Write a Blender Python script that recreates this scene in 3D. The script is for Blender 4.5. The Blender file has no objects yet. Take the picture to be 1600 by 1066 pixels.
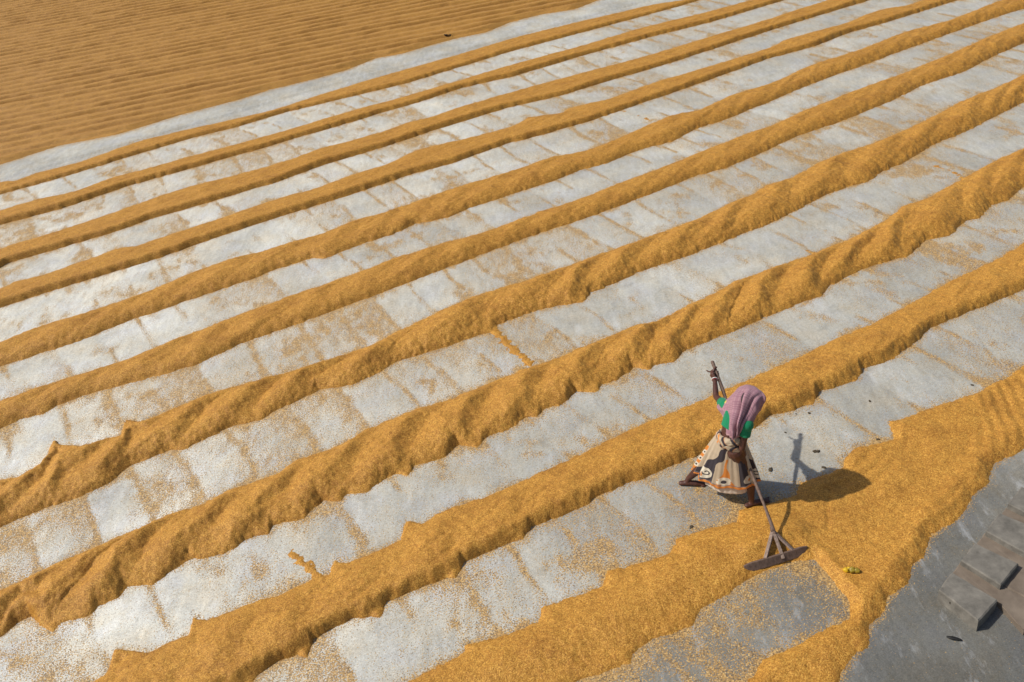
import bpy, math, random
import numpy as np
from mathutils import Vector, Matrix
random.seed(7); rng = np.random.default_rng(11)
sc = bpy.context.scene; col = sc.collection

# ------------------------------------------------------------ camera, sky, sun, exposure
CAM_H = 7.25; F = 1523.0
R = np.array([[0.992532994, -0.121973972, 0.0],
              [-0.0647563580, -0.526938992, 0.847432542],
              [-0.103364713, -0.841105017, -0.530903086]])
cam = bpy.data.objects.new('camera', bpy.data.cameras.new('camera')); col.objects.link(cam)
cam.data.sensor_width = 36; cam.data.lens = F/1600*36
cam.data.clip_start = .1; cam.data.clip_end = 4000
M = Matrix(((R[0, 0], -R[0, 1], -R[0, 2], 0), (R[1, 0], -R[1, 1], -R[1, 2], 0),
            (R[2, 0], -R[2, 1], -R[2, 2], CAM_H), (0, 0, 0, 1)))
cam.matrix_world = M
sc.camera = cam
SUN_EL, SUN_AZ = math.radians(48.5), math.radians(181.6)     # direction the light comes from (ccw from +X)
w = bpy.data.worlds.new('World'); sc.world = w; w.use_nodes = True
wn = w.node_tree; sky = wn.nodes.new('ShaderNodeTexSky'); sky.sky_type = 'NISHITA'; sky.sun_disc = False
sky.sun_elevation = SUN_EL; sky.sun_rotation = math.pi/2-SUN_AZ
sky.dust_density = 2.5; sky.air_density = 1.0
wn.nodes['Background'].inputs['Strength'].default_value = .092
wn.links.new(sky.outputs[0], wn.nodes['Background'].inputs[0])
sl = bpy.data.lights.new('sun', 'SUN'); sl.energy = 3.8; sl.angle = math.radians(.9); sl.color = (1, .955, .88)
so = bpy.data.objects.new('sun', sl); col.objects.link(so)
sd = Vector((math.cos(SUN_EL)*math.cos(SUN_AZ), math.cos(SUN_EL)*math.sin(SUN_AZ), math.sin(SUN_EL)))
so.rotation_euler = sd.to_track_quat('Z', 'Y').to_euler(); so.location = (0, 0, 30)
sc.view_settings.view_transform = 'Standard'; sc.view_settings.look = 'None'
sc.view_settings.exposure = 0; sc.view_settings.gamma = 1; sc.view_settings.use_curve_mapping = False

# ------------------------------------------------------------ survey of the yard
def g(px, py, z=0.0):
    """place on the yard (metres) seen at a point of the photograph"""
    v = R @ np.array([px-800.0, py-533.0, F]); t = (z-CAM_H)/v[2]
    return np.array([0, 0, CAM_H]) + t*v
AZ = math.radians(27.23)
SU = np.array([math.cos(AZ), math.sin(AZ)]); VU = np.array([-math.sin(AZ), math.cos(AZ)])
def sv(px, py, z=0.0):
    p = g(px, py, z)[:2]; return np.array([p@SU, p@VU])
def svs(pts): return np.array([sv(*p) for p in pts])
def xy(s, v): return s*SU[0]+v*VU[0], s*SU[1]+v*VU[1]

# ------------------------------------------------------------ numeric noise
def _h(i, j, seed):
    n = (i.astype(np.int64)*374761393 + j.astype(np.int64)*668265263 + seed*974634777) & 0xffffffff
    n = ((n ^ (n >> 13))*1274126177) & 0xffffffff
    n = ((n ^ (n >> 15))*2246822519) & 0xffffffff
    return ((n ^ (n >> 16)) & 0xffffff)/float(0xffffff)
def vn(x, y, seed=0):
    i = np.floor(x); j = np.floor(y); fx = x-i; fy = y-j
    fx = fx*fx*fx*(fx*(fx*6-15)+10); fy = fy*fy*fy*(fy*(fy*6-15)+10)
    a = _h(i, j, seed); b = _h(i+1, j, seed); c = _h(i, j+1, seed); d = _h(i+1, j+1, seed)
    return (a+(b-a)*fx+(c-a)*fy+(a-b-c+d)*fx*fy)*2-1
def fbm(x, y, seed=0, o=4, g_=.5):
    t = 0; a = 1; k = 1; n = 0
    for q in range(o):
        t = t+a*vn(x*k*(1+.013*q)+q*17.3, y*k+q*9.1, seed+q*101); n += a; a *= g_; k *= 2.03
    return t/n
def sstep(a, b, x):
    t = np.clip((x-a)/(b-a), 0, 1); return t*t*(3-2*t)
def smin(a, b, k):
    h = np.clip(.5+.5*(b-a)/k, 0, 1); return b*(1-h)+a*h-k*h*(1-h)

# ------------------------------------------------------------ object helpers
def link(o, parent=None):
    col.objects.link(o)
    if parent: o.parent = parent
    return o
def mesh_obj(name, verts, faces, mat=None, parent=None, smooth=True):
    me = bpy.data.meshes.new(name); me.from_pydata([tuple(map(float, v)) for v in verts], [], faces); me.update()
    if smooth: me.polygons.foreach_set('use_smooth', [True]*len(me.polygons))
    if mat: me.materials.append(mat)
    return link(bpy.data.objects.new(name, me), parent)
def fast_mesh(name, verts, quads, mat, smooth=True, n=4):
    me = bpy.data.meshes.new(name); nv = len(verts); nf = len(quads)
    me.vertices.add(nv); me.vertices.foreach_set('co', np.ascontiguousarray(verts, dtype=np.float32).ravel())
    me.loops.add(nf*n); me.loops.foreach_set('vertex_index', np.ascontiguousarray(quads, dtype=np.int32).ravel())
    me.polygons.add(nf); me.polygons.foreach_set('loop_start', np.arange(0, nf*n, n, dtype=np.int32))
    me.polygons.foreach_set('loop_total', np.full(nf, n, dtype=np.int32))
    me.update(calc_edges=True)
    if smooth: me.polygons.foreach_set('use_smooth', np.ones(nf, dtype=bool))
    me.materials.append(mat)
    return link(bpy.data.objects.new(name, me))
def tag(o, label=None, cat=None, group=None, kind=None):
    if label: o['label'] = label
    if cat: o['category'] = cat
    if group: o['group'] = group
    if kind: o['kind'] = kind
    return o

# ------------------------------------------------------------ materials
class NT:
    def __init__(s, name, rough=.8, spec=.3):
        s.m = bpy.data.materials.new(name); s.m.use_nodes = True; s.t = s.m.node_tree
        s.b = s.t.nodes['Principled BSDF']; s.b.inputs['Roughness'].default_value = rough
        s.b.inputs['Specular IOR Level'].default_value = spec
    def n(s, ty, **k):
        nd = s.t.nodes.new(ty)
        for a, v in k.items():
            if a.startswith('i_'): nd.inputs[a[2:].replace('_', ' ')].default_value = v
            else: setattr(nd, a, v)
        return nd
    def l(s, a, b): s.t.links.new(a, b)
    def ramp(s, src, stops):
        r = s.n('ShaderNodeValToRGB'); e = r.color_ramp.elements
        while len(e) < len(stops): e.new(.5)
        for q, (p, c) in zip(e, stops): q.position = p; q.color = (*c, 1) if len(c) == 3 else c
        s.l(src, r.inputs[0]); return r.outputs[0]
    def math(s, op, a, b=None, clamp=False):
        m = s.n('ShaderNodeMath', operation=op, use_clamp=clamp)
        for i, v in enumerate((a, b)):
            if v is None: continue
            if isinstance(v, (int, float)): m.inputs[i].default_value = v
            else: s.l(v, m.inputs[i])
        return m.outputs[0]
    def mix(s, f, a, b, bt='MIX'):
        m = s.n('ShaderNodeMix', data_type='RGBA', blend_type=bt)
        for i, v in ((0, f), (6, a), (7, b)):
            if isinstance(v, (int, float)): m.inputs[i].default_value = v
            elif isinstance(v, tuple): m.inputs[i].default_value = (*v, 1)
            else: s.l(v, m.inputs[i])
        return m.outputs[2]
    def noise(s, vec, scale, detail=3, rough=.55, mp=None):
        t = s.n('ShaderNodeTexNoise'); t.inputs['Scale'].default_value = scale
        t.inputs['Detail'].default_value = detail; t.inputs['Roughness'].default_value = rough
        s.l(vec, t.inputs['Vector']); return t.outputs['Fac']
    def pos(s, rot=0, scale=(1, 1, 1)):
        t = s.n('ShaderNodeNewGeometry')
        m = s.n('ShaderNodeMapping'); m.inputs['Rotation'].default_value = (0, 0, rot)
        m.inputs['Scale'].default_value = scale
        s.l(t.outputs['Position'], m.inputs[0]); return m.outputs[0]
    def bump(s, h, st, dist):
        b = s.n('ShaderNodeBump'); b.inputs['Strength'].default_value = st; b.inputs['Distance'].default_value = dist
        s.l(h, b.inputs['Height']); s.l(b.outputs[0], s.b.inputs['Normal']); return b

def grain_material(name, dull=0.0):
    m = NT(name, .62, .35); p = m.pos()
    vo = m.n('ShaderNodeTexVoronoi'); vo.inputs['Scale'].default_value = 125; m.l(p, vo.inputs['Vector'])
    sep = m.n('ShaderNodeSeparateColor'); m.l(vo.outputs['Color'], sep.inputs[0])
    c = m.ramp(sep.outputs[0], [(0, (.26, .115, .014)), (.2, (.40, .183, .024)), (.62, (.515, .243, .036)), (1, (.70, .39, .075))])
    vo2 = m.n('ShaderNodeTexVoronoi'); vo2.inputs['Scale'].default_value = 55; m.l(p, vo2.inputs['Vector'])
    sp2 = m.n('ShaderNodeSeparateColor'); m.l(vo2.outputs['Color'], sp2.inputs[0])
    c = m.mix(.35, c, m.ramp(sp2.outputs[1], [(0, (.55, .5, .42)), (.35, (.9, .88, .85)), (1, (1.12, 1.12, 1.1))]), 'MULTIPLY')
    big = m.noise(m.pos(-AZ, (1, 1.6, 1)), 1.9, 6, .68)
    c = m.mix(.8, c, m.ramp(big, [(.30, (.76, .70, .64)), (.48, (.99, .98, .97)), (.70, (1.08, 1.11, 1.16))]), 'MULTIPLY')
    med = m.noise(p, 14, 3, .6)
    c = m.mix(.7, c, m.ramp(med, [(.3, (.82, .78, .74)), (.55, (1, 1, 1))]), 'MULTIPLY')
    if dull: c = m.mix(dull, c, (.36, .20, .058) if dull < .5 else (.40, .19, .028))
    m.l(c, m.b.inputs['Base Color'])
    h = m.math('ADD', m.math('MULTIPLY', vo.outputs['Distance'], -1.0), m.math('MULTIPLY', m.noise(p, 45, 2), .9))
    m.bump(h, .5, .007)
    return m.m
M_GRAIN = grain_material('paddy_grain'); M_LOOSE = grain_material('loose_paddy_grain', .55); M_FIELD = grain_material('paddy_grain_field', .38)

def concrete_material():
    m = NT('yard_concrete', .62, .4); p = m.pos(-AZ)
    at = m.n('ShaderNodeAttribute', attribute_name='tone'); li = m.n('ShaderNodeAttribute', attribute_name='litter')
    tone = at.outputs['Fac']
    g1 = m.noise(p, .8, 6, .62); g2 = m.noise(m.pos(-AZ, (3.2, .8, 1)), 3.0, 6, .7); g3 = m.noise(p, 26, 5, .75)
    k = m.math('ADD', m.math('MULTIPLY', g1, 1.0), m.math('ADD', m.math('MULTIPLY', g2, .75), m.math('MULTIPLY', g3, 1.0)))
    k = m.math('ADD', k, -.36)
    sp0 = m.noise(p, 75, 2, .6); k = m.math('MULTIPLY', k, m.math('ADD', .55, m.math('MULTIPLY', sp0, .9)))
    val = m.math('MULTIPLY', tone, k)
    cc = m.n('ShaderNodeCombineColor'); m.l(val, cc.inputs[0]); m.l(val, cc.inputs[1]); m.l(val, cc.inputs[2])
    warm = m.ramp(m.noise(p, 1.7, 4, .6), [(.33, (1.0, 1.0, .955)), (.5, (1.02, 1.0, .885)), (.68, (1.06, .975, .79))])
    c = m.mix(1, cc.outputs[0], warm, 'MULTIPLY')
    # lime streaks and damp stains with outlines of their own
    st = m.ramp(m.noise(m.pos(-AZ, (2.4, .8, 1)), 2.3, 6, .7), [(.56, (0, 0, 0)), (.70, (1, 1, 1))])
    c = m.mix(m.math('MULTIPLY', st, .34), c, (.62, .64, .66))
    dk = m.ramp(m.noise(p, 2.9, 7, .72), [(.30, (1, 1, 1)), (.43, (0, 0, 0))])
    c = m.mix(m.math('MULTIPLY', dk, .36), c, (.15, .14, .11))
    ml = m.ramp(m.noise(m.pos(-AZ, (1.3, .8, 1)), 5.5, 6, .75), [(.52, (0, 0, 0)), (.70, (1, 1, 1))])
    c = m.mix(m.math('MULTIPLY', ml, .40), c, m.mix(1, c, (.92, .80, .58), 'MULTIPLY'))
    pit = m.ramp(m.noise(p, 60, 3, .7), [(.26, (1, 1, 1)), (.36, (0, 0, 0))])
    c = m.mix(m.math('MULTIPLY', pit, .55), c, (.16, .15, .12))
    # loose grains too small to pick apart
    sp = m.noise(m.pos(-AZ, (1, 1.0, 1)), 62, 2, .5); pa = m.noise(m.pos(-AZ, (1, .4, 1)), 10, 4, .65)
    thr = m.math('SUBTRACT', .69, m.math('MULTIPLY', li.outputs['Fac'], m.math('ADD', .04, m.math('MULTIPLY', pa, .52))))
    mask = m.math('MULTIPLY', m.math('SUBTRACT', sp, thr), 14, True)
    vo = m.n('ShaderNodeTexVoronoi'); vo.inputs['Scale'].default_value = 90; m.l(p, vo.inputs['Vector'])
    s2 = m.n('ShaderNodeSeparateColor'); m.l(vo.outputs['Color'], s2.inputs[0])
    gc = m.ramp(s2.outputs[0], [(0, (.12, .085, .05)), (.4, (.34, .21, .08)), (.75, (.50, .29, .085)), (1, (.70, .48, .20))])
    c = m.mix(m.math('MULTIPLY', mask, .93), c, gc)
    m.l(c, m.b.inputs['Base Color'])
    h = m.math('ADD', m.math('MULTIPLY', g3, .5), m.math('MULTIPLY', mask, .6))
    m.bump(h, .35, .01)
    return m.m
M_CONC = concrete_material()

def simple_noise(name, c1, c2, scale=8, rough=.8, bump=.3, bd=.005, stretch=(1, 1, 1), spec=.3):
    m = NT(name, rough, spec)
    t = m.n('ShaderNodeTexCoord'); mp = m.n('ShaderNodeMapping'); mp.inputs['Scale'].default_value = stretch
    m.l(t.outputs['Object'], mp.inputs[0])
    n = m.noise(mp.outputs[0], scale, 6, .65)
    m.l(m.ramp(n, [(.28, c1), (.72, c2)]), m.b.inputs['Base Color'])
    m.bump(n, bump, bd); return m.m

# ------------------------------------------------------------ traced rows of grain
U = {}; L = {}
U[1] = [(0,286),(25,285),(57,272),(105,261),(150,247),(210,225),(300,203),(425,175),(500,150),(600,120),(700,92),(800,62),(900,37),(1015,10),(1080,0)]
L[1] = [(0,304),(70,285),(125,269),(160,258),(225,238),(300,216),(365,200),(445,176),(500,163),(640,129),(800,80),(925,47),(1050,13),(1095,0)]
U[2] = [(0,332),(45,317),(125,300),(170,281),(225,267),(295,247),(325,240),(400,219),(450,205),(500,190),(550,175),(607,160),(700,133),(800,103),(900,76),(1000,46),(1100,22),(1180,0)]
L[2] = [(0,352),(100,325),(200,291),(275,270),(380,240),(400,235),(462,216),(550,191),(600,175),(655,160),(720,138),(800,120),(925,83),(1020,57),(1110,35),(1220,2)]
U[3] = [(0,391),(50,376),(112,357),(155,342),(200,327),(225,317),(300,292),(350,281),(400,267),(462,249),(505,232),(550,222),(600,207),(645,190),(662,190),(700,175),(750,160),(800,146),(837,135),(887,122),(1000,92),(1150,47),(1200,32),(1250,15),(1300,0)]
L[3] = [(0,420),(12,412),(87,390),(175,364),(237,342),(325,317),(400,294),(430,286),(500,260),(600,230),(675,205),(742,184),(800,167),(875,150),(940,130),(1040,101),(1200,49),(1245,35),(1360,0)]
U[4] = [(0,455),(25,440),(70,432),(120,412),(155,402),(180,389),(212,387),(275,365),(332,347),(375,332),(400,323),(450,307),(482,300),(550,275),(612,256),(650,235),(712,222),(800,200),(825,184),(875,180),(887,170),(950,157),(995,140),(1037,125),(1062,119),(1200,77),(1225,64),(1275,50),(1325,37),(1350,25),(1380,15),(1412,12),(1445,0)]
L[4] = [(0,482),(15,476),(100,449),(175,426),(247,404),(325,376),(400,351),(460,332),(525,312),(600,287),(645,272),(705,256),(757,237),(800,222),(815,220),(920,190),(1010,159),(1055,144),(1122,120),(1200,92),(1275,72),(1325,52),(1385,35),(1450,15),(1497,0)]
U[5] = [(0,537),(80,506),(140,490),(212,465),(262,445),(295,430),(350,410),(400,398),(450,382),(507,367),(550,347),(600,335),(650,317),(712,295),(800,270),(862,247),(905,242),(950,225),(1012,197),(1050,182),(1087,177),(1137,152),(1200,134),(1262,105),(1337,82),(1412,52),(1475,37),(1525,17),(1570,0)]
L[5] = [(0,573),(125,533),(200,502),(275,477),(292,470),(362,447),(400,434),(420,425),(487,404),(507,405),(555,385),(612,367),(650,350),(700,340),(737,324),(800,304),(862,284),(905,267),(950,255),(1000,234),(1050,222),(1087,202),(1137,186),(1175,170),(1200,161),(1237,144),(1312,115),(1337,107),(1395,85),(1475,56),(1562,25),(1600,14)]
U[6] = [(0,628),(50,610),(82,600),(200,563),(270,533),(310,518),(400,484),(500,448),(575,422),(625,402),(700,380),(750,367),(800,348),(837,335),(900,315),(975,285),(1025,267),(1087,242),(1162,212),(1200,200),(1250,177),(1325,147),(1400,120),(1475,90),(1537,62),(1600,37)]
L[6] = [(0,671),(37,654),(66,648),(87,635),(150,612),(200,600),(300,573),(375,538),(450,512),(600,457),(700,418),(800,380),(857,360),(917,341),(975,320),(1025,300),(1087,275),(1132,264),(1200,235),(1247,212),(1310,192),(1395,157),(1450,130),(1500,115),(1550,90),(1600,67)]
U[7] = [(0,752),(32,745),(67,727),(86,687),(97,694),(125,699),(192,680),(197,656),(225,660),(262,644),(312,622),(362,605),(400,597),(500,568),(575,543),(640,510),(700,481),(750,461),(812,442),(850,430),(925,403),(975,385),(1025,367),(1087,345),(1137,320),(1175,305),(1200,288),(1225,285),(1285,252),(1320,240),(1385,217),(1450,187),(1500,160),(1575,130),(1600,117)]
L[7] = [(0,824),(62,797),(125,777),(180,750),(190,738),(207,727),(270,701),(292,701),(307,692),(362,667),(400,659),(430,643),(490,615),(500,608),(550,603),(600,577),(615,568),(675,548),(700,541),(745,524),(766,520),(776,508),(837,485),(912,472),(925,457),(965,442),(1000,425),(1070,402),(1170,362),(1200,351),(1237,333),(1282,309),(1325,292),(1355,285),(1380,268),(1412,255),(1457,227),(1500,210),(1570,175),(1600,160)]
U[8] = [(0,925),(75,887),(137,860),(225,822),(262,805),(300,795),(350,770),(400,752),(437,740),(465,718),(512,705),(550,685),(575,670),(612,655),(650,640),(700,626),(762,600),(820,577),(860,565),(917,540),(995,508),(1020,506),(1075,477),(1100,467),(1150,440),(1200,422),(1262,400),(1320,377),(1375,350),(1412,322),(1450,310),(1500,282),(1550,254),(1600,232)]
L[8] = [(0,997),(25,975),(47,964),(80,989),(92,974),(137,965),(155,947),(182,936),(200,917),(237,914),(262,895),(300,872),(314,874),(350,866),(375,850),(400,836),(424,834),(433,819),(472,812),(507,782),(532,784),(543,773),(570,771),(600,750),(620,741),(638,744),(648,729),(695,715),(717,695),(744,701),(759,684),(800,668),(822,652),(840,652),(850,640),(880,632),(902,612),(930,614),(940,602),(962,595),(990,575),(1015,577),(1026,569),(1057,565),(1070,548),(1100,536),(1140,520),(1230,482),(1285,462),(1300,445),(1340,425),(1360,417),(1400,405),(1418,402),(1447,375),(1487,367),(1508,346),(1532,340),(1550,321),(1577,312),(1590,298),(1600,293)]
U[9] = [(147,1066),(170,1050),(184,1012),(237,1018),(275,1000),(299,990),(306,962),(325,970),(375,950),(400,940),(440,928),(492,905),(518,895),(526,873),(545,879),(600,857),(625,845),(634,814),(657,820),(700,795),(730,785),(762,775),(800,760),(890,718),(1000,665),(1080,633),(1170,593),(1250,558),(1300,533),(1350,512),(1400,487),(1450,460),(1502,430),(1550,410),(1600,380)]
L[9] = [(330,1095),(390,1066),(425,1038),(460,1026),(476,1030),(486,1000),(550,968),(592,964),(606,940),(700,903),(715,904),(726,878),(800,848),(820,841),(832,823),(920,788),(928,778),(1015,743),(1100,708),(1190,663),(1202,650),(1273,631),(1280,612),(1343,593),(1350,575),(1398,561),(1408,550),(1425,540),(1450,515),(1600,452)]
SPREAD = [(560,1100),(650,1060),(725,1019),(729,1008),(800,987),(843,969),(848,948),(943,915),(951,893),(1050,864),(1056,843),(1150,815),(1156,798),(1200,786),(1245,773),(1252,755),(1318,732),(1322,714),(1340,700),(1398,687),(1389,658),(1412,656),(1462,635),(1537,610),(1550,600),(1580,587),(1600,572),(1700,530),(1760,620),(1640,672),(1598,700),(1554,727),(1544,757),(1520,772),(1502,808),(1456,836),(1446,868),(1422,885),(1418,913),(1388,930),(1378,964),(1357,977),(1354,1010),(1331,1030),(1318,1050),(1300,1085),(1260,1140),(1110,1120),(1172,1058),(1192,1033),(1240,1010),(1282,988),(1326,966),(1327,942),(1300,902),(1268,872),(1225,880),(1176,902),(1120,935),(1090,953),(1080,978),(1000,1008),(985,1035),(905,1064),(860,1090),(700,1150),(560,1150)]
FIELD_EDGE = [(-40,272),(0,262),(94,231),(187,214),(281,184),(375,159),(422,144),(500,125),(545,112),(590,93),(635,86),(675,74),(720,62),(760,54),(800,38),(850,25),(900,18),(945,0),(1000,-14)]
CUSPS = {7: [(20,812),(100,785),(190,738),(292,701),(395,664),(490,617),(603,573),(766,517),(845,482),(920,462),(1000,425),(1090,392),(1150,368),(1237,333),(1325,292),(1416,258),(1475,225),(1540,192)],
         8: [(0,1000),(86,983),(200,920),(314,872),(429,828),(538,778),(643,736),(750,694),(845,646),(935,608),(1020,573),(1075,546),(1140,520),(1220,488),(1296,452),(1340,425),(1421,400),(1508,346),(1550,321),(1600,292)],
         9: [(380,1075),(481,1015),(600,952),(721,890),(827,830),(925,782),(1015,743),(1105,705),(1196,656),(1277,620),(1347,583),(1404,554),(1460,510),(1530,484)]}
def edge(pts):
    a = svs(pts); o = np.argsort(a[:, 0]); return a[o]
UE = {k: edge(v) for k, v in U.items()}; LE = {k: edge(v) for k, v in L.items()}
CU = {k: np.sort(edge(v)[:, 0]) for k, v in CUSPS.items()}
for k in (1, 2, 3, 4, 5, 6):
    c = [-6.0]
    r_ = random.Random(k)
    while c[-1] < 38: c.append(c[-1]+r_.uniform(.55, 1.15)*(1.25 if k < 5 else 1))
    CU[k] = np.array(c)
for k in (7, 8, 9):
    lo = [CU[k][0]-.68*i for i in range(8, 0, -1)]; hi = [CU[k][-1]+.68*i for i in range(1, 30)]
    CU[k] = np.array(lo+list(CU[k])+hi)
SP = svs(SPREAD)
def sdf_poly(s, v, P_):
    sh = s.shape; s = s.ravel(); v = v.ravel()
    d = np.full(len(s), 1e9); ins = np.zeros(len(s), bool); n = len(P_)
    for i in range(n):
        ax, ay = P_[i]; bx, by = P_[(i+1) % n]; ex, ey = bx-ax, by-ay
        t = np.clip(((s-ax)*ex+(v-ay)*ey)/(ex*ex+ey*ey+1e-9), 0, 1)
        d = np.minimum(d, (s-ax-t*ex)**2+(v-ay-t*ey)**2)
        c = ((ay > v) != (by > v)) & (s < (bx-ax)*(v-ay)/(by-ay+1e-12)+ax); ins ^= c
    d = np.sqrt(d); return np.where(ins, d, -d).reshape(sh)
def dist_line(s, v, P_):
    d = np.full(s.shape, 1e9)
    for (ax, ay), (bx, by) in zip(P_[:-1], P_[1:]):
        ex, ey = bx-ax, by-ay; t = np.clip(((s-ax)*ex+(v-ay)*ey)/(ex*ex+ey*ey+1e-9), 0, 1)
        d = np.minimum(d, np.hypot(s-ax-t*ex, v-ay-t*ey))
    return d
#          H(max)  tan(near) tan(far) lobe amplitude, shear
RP = {1: (.09, 1.5, .42, .003, .5), 2: (.11, 1.8, .40, .004, .5), 3: (.115, 1.8, .40, .006, .5), 4: (.12, 1.8, .34, .007, .5),
      5: (.150, .54, .46, .020, 2.0), 6: (.150, .54, .46, .020, 2.0), 7: (.175, .54, .42, .062, 2.0), 8: (.175, .52, .44, .066, 2.0),
      9: (.13, 1.15, .26, .022, 1.2)}
def smooth_edge(E_, w_):
    q_ = np.arange(-12, 45, .05); y_ = np.interp(q_, E_[:, 0], E_[:, 1]); n_ = int(w_/.05)|1
    k_ = np.hanning(n_+2)[1:-1]; y_ = np.convolve(np.pad(y_, n_//2, mode='edge'), k_/k_.sum(), 'valid'); return q_, y_
UES = {k: smooth_edge(UE[k], 1.1) for k in UE}; LES = {k: smooth_edge(LE[k], .9 if k > 4 else .4) for k in LE}
BR = [svs(p) for p in ([(768,512),(790,535),(827,567)], [(975,174),(987,179)], [(997,181),(1013,187),(1031,195)],
      [(1463,260),(1482,266),(1502,277)], [(1262,393),(1290,402),(1318,400)], [(455,866),(480,884),(500,905)],
      [(104,818),(113,836),(119,852)], [(205,774),(219,790),(230,812)], [(356,755),(362,742),(361,765)],
      [(1500,376),(1540,400),(1560,409)], [(520,630),(537,660),(548,678)], [(1110,420),(1125,431),(1140,440)],
      [(1300,370),(1320,377),(1325,380)], [(700,850),(650,826),(655,812)], [(133,320),(138,332),(145,338)])]
BW = [.085, .035, .035, .04, .04, .07, .02, .025, .04, .035, .04, .035, .035, .03, .06]
def lane(s, v, seed):
    """rake passes across the gaps: lane coordinate, 0.65 m wide with uneven borders"""
    q = (s+.30*vn(s*.55, 0*s+7.3)+.06*np.sin(v*1.7+seed)+.05*vn(s*.6, v*1.3, seed+5)+.10*v*0)/.66
    return q
def gap_index(s, v):
    """which gap between rows a point lies in"""
    out = np.zeros(s.shape)
    for k in range(1, 10):
        mid = (np.interp(s, UE[k][:, 0], UE[k][:, 1])+np.interp(s, LE[k][:, 0], LE[k][:, 1]))/2
        out += (v < mid)
    return out
def litter(s, v):
    gi = gap_index(s, v)
    q = lane(s+gi*.37, v, 0)+gi*13.7
    i = np.floor(q); f = q-i
    hsh = _h(i, gi, 77); border = np.exp(-((np.minimum(f, 1-f))/.05)**2)
    gate = sstep(-.30, .25, vn(s*1.1, v*1.6, 31))
    base = .43+.58*hsh**1.2*(.55+.8*f)
    d = base*(.62+.55*fbm(s*1.3, v*.9, 41, 4))+.85*border*gate
    d = d+.18*sstep(.05, .5, fbm(s*.35, v*.35, 51, 3))+.55*sstep(.16, .55, fbm(s*2.6, v*2.1, 301, 4, .62))
    return np.clip(d, 0, 1.15), border*gate
def lane_tone(s, v):
    gi = gap_index(s, v); q = lane(s+gi*.37, v, 0)+gi*13.7; i = np.floor(q); f = q-i
    lt_ = .93+.13*_h(i, gi, 177)+.05*(1-f)-.07*np.exp(-(np.minimum(f, 1-f)/.05)**2)*sstep(-.3, .3, vn(s*1.1, v*1.6, 31))
    far_ = sstep(-.3, .3, vn(s*.5, v*.5, 179)); return 1+(lt_-1)*(.55+.6*far_)
def near_edge(s, v, w_):
    e = np.full(s.shape, 9.)
    for k in range(1, 10):
        e = np.minimum(e, np.abs(v-np.interp(s, UE[k][:, 0], UE[k][:, 1]))); e = np.minimum(e, np.abs(v-np.interp(s, LE[k][:, 0], LE[k][:, 1])))
    m_ = v < 8.5
    if m_.any(): e[m_] = np.minimum(e[m_], np.abs(sdf_poly(s[m_], v[m_], SP)))
    return np.exp(-e/w_)
def row_thick(k, s, v, fine=1.0):
    H, tL, tU, A, sh = RP[k]
    ws = .020*fine*fbm(s*7, v*7, 5+k, 3)+.03*vn(s*1.8, v*1.8, 15+k); wv = .030*fine*fbm(s*9, v*9, 25+k, 4)+(.005 if k < 5 or k == 9 else .012)*fine*fbm(s*34, v*34, 45+k, 2)
    s2 = s+ws; v2 = v+wv
    vU = np.interp(s2, UE[k][:, 0], UE[k][:, 1]); vL = np.interp(s2, LE[k][:, 0], LE[k][:, 1])
    wdt = np.maximum(vU-vL, .15); dL = v2-vL; dU = vU-v2
    n = np.clip(dL/wdt, 0, 1)
    vUs = np.interp(s2, *UES[k]); vLs = np.interp(s2, *LES[k])
    st_ = k < 5 or k == 9
    h = smin(np.maximum(smin(tL*(v2-vLs+(.0 if st_ else .03)), tU*(vUs-v2+.03), .02 if st_ else .035)+.012, np.minimum(.4*np.minimum(dL, dU), .025)), smin((2.0 if st_ else 1.0)*dL, .75*dU, .01), .006 if st_ else .012)
    h = smin(h, H*np.ones_like(h)*(.9+.12*vn(s*.7, v*0+k, 63)), .05)
    c = CU[k]; s3 = s2-sh*.55*n**1.5*(1+.07*np.clip(s2-5, 0, 14))+.03*vn(s*3, v*3, 71)
    p = np.interp(s3, c, np.arange(len(c))); f = p-np.floor(p)
    cr = .60
    saw = np.where(f < cr, f/cr, (1-f)/(1-cr)); saw = saw*saw*(3-2*saw)*.75+saw*.25
    jj = np.floor(p); amp = (.7+.6*_h(jj, jj*0+k, 91))*np.interp(jj, np.arange(len(c)-1), np.clip(np.diff(c)/.8, .3, 1.1)**1.3)*np.clip(1-.045*(s2-4), .5, 1)
    body = sstep(.0, .30, dL)*sstep(0, .35, dU)*.85+.15*sstep(0, .06, dL)*sstep(0, .3, dU)
    hb = h; h = np.where(h > 0, np.maximum(h+A*amp*(saw-.5)*body*1.25, .45*hb), h)
    h = h+np.where(h > 0, 1, .4)*(.015*fbm(s*4.5, v*4.5, 81+k, 4, .58)+.006*fine*fbm(s*22, v*22, 83+k, 2)+.007*vn(s*1.5+v*4, v*14-s*5, 85+k))*np.clip(body+.25, 0, 1)
    return h
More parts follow.
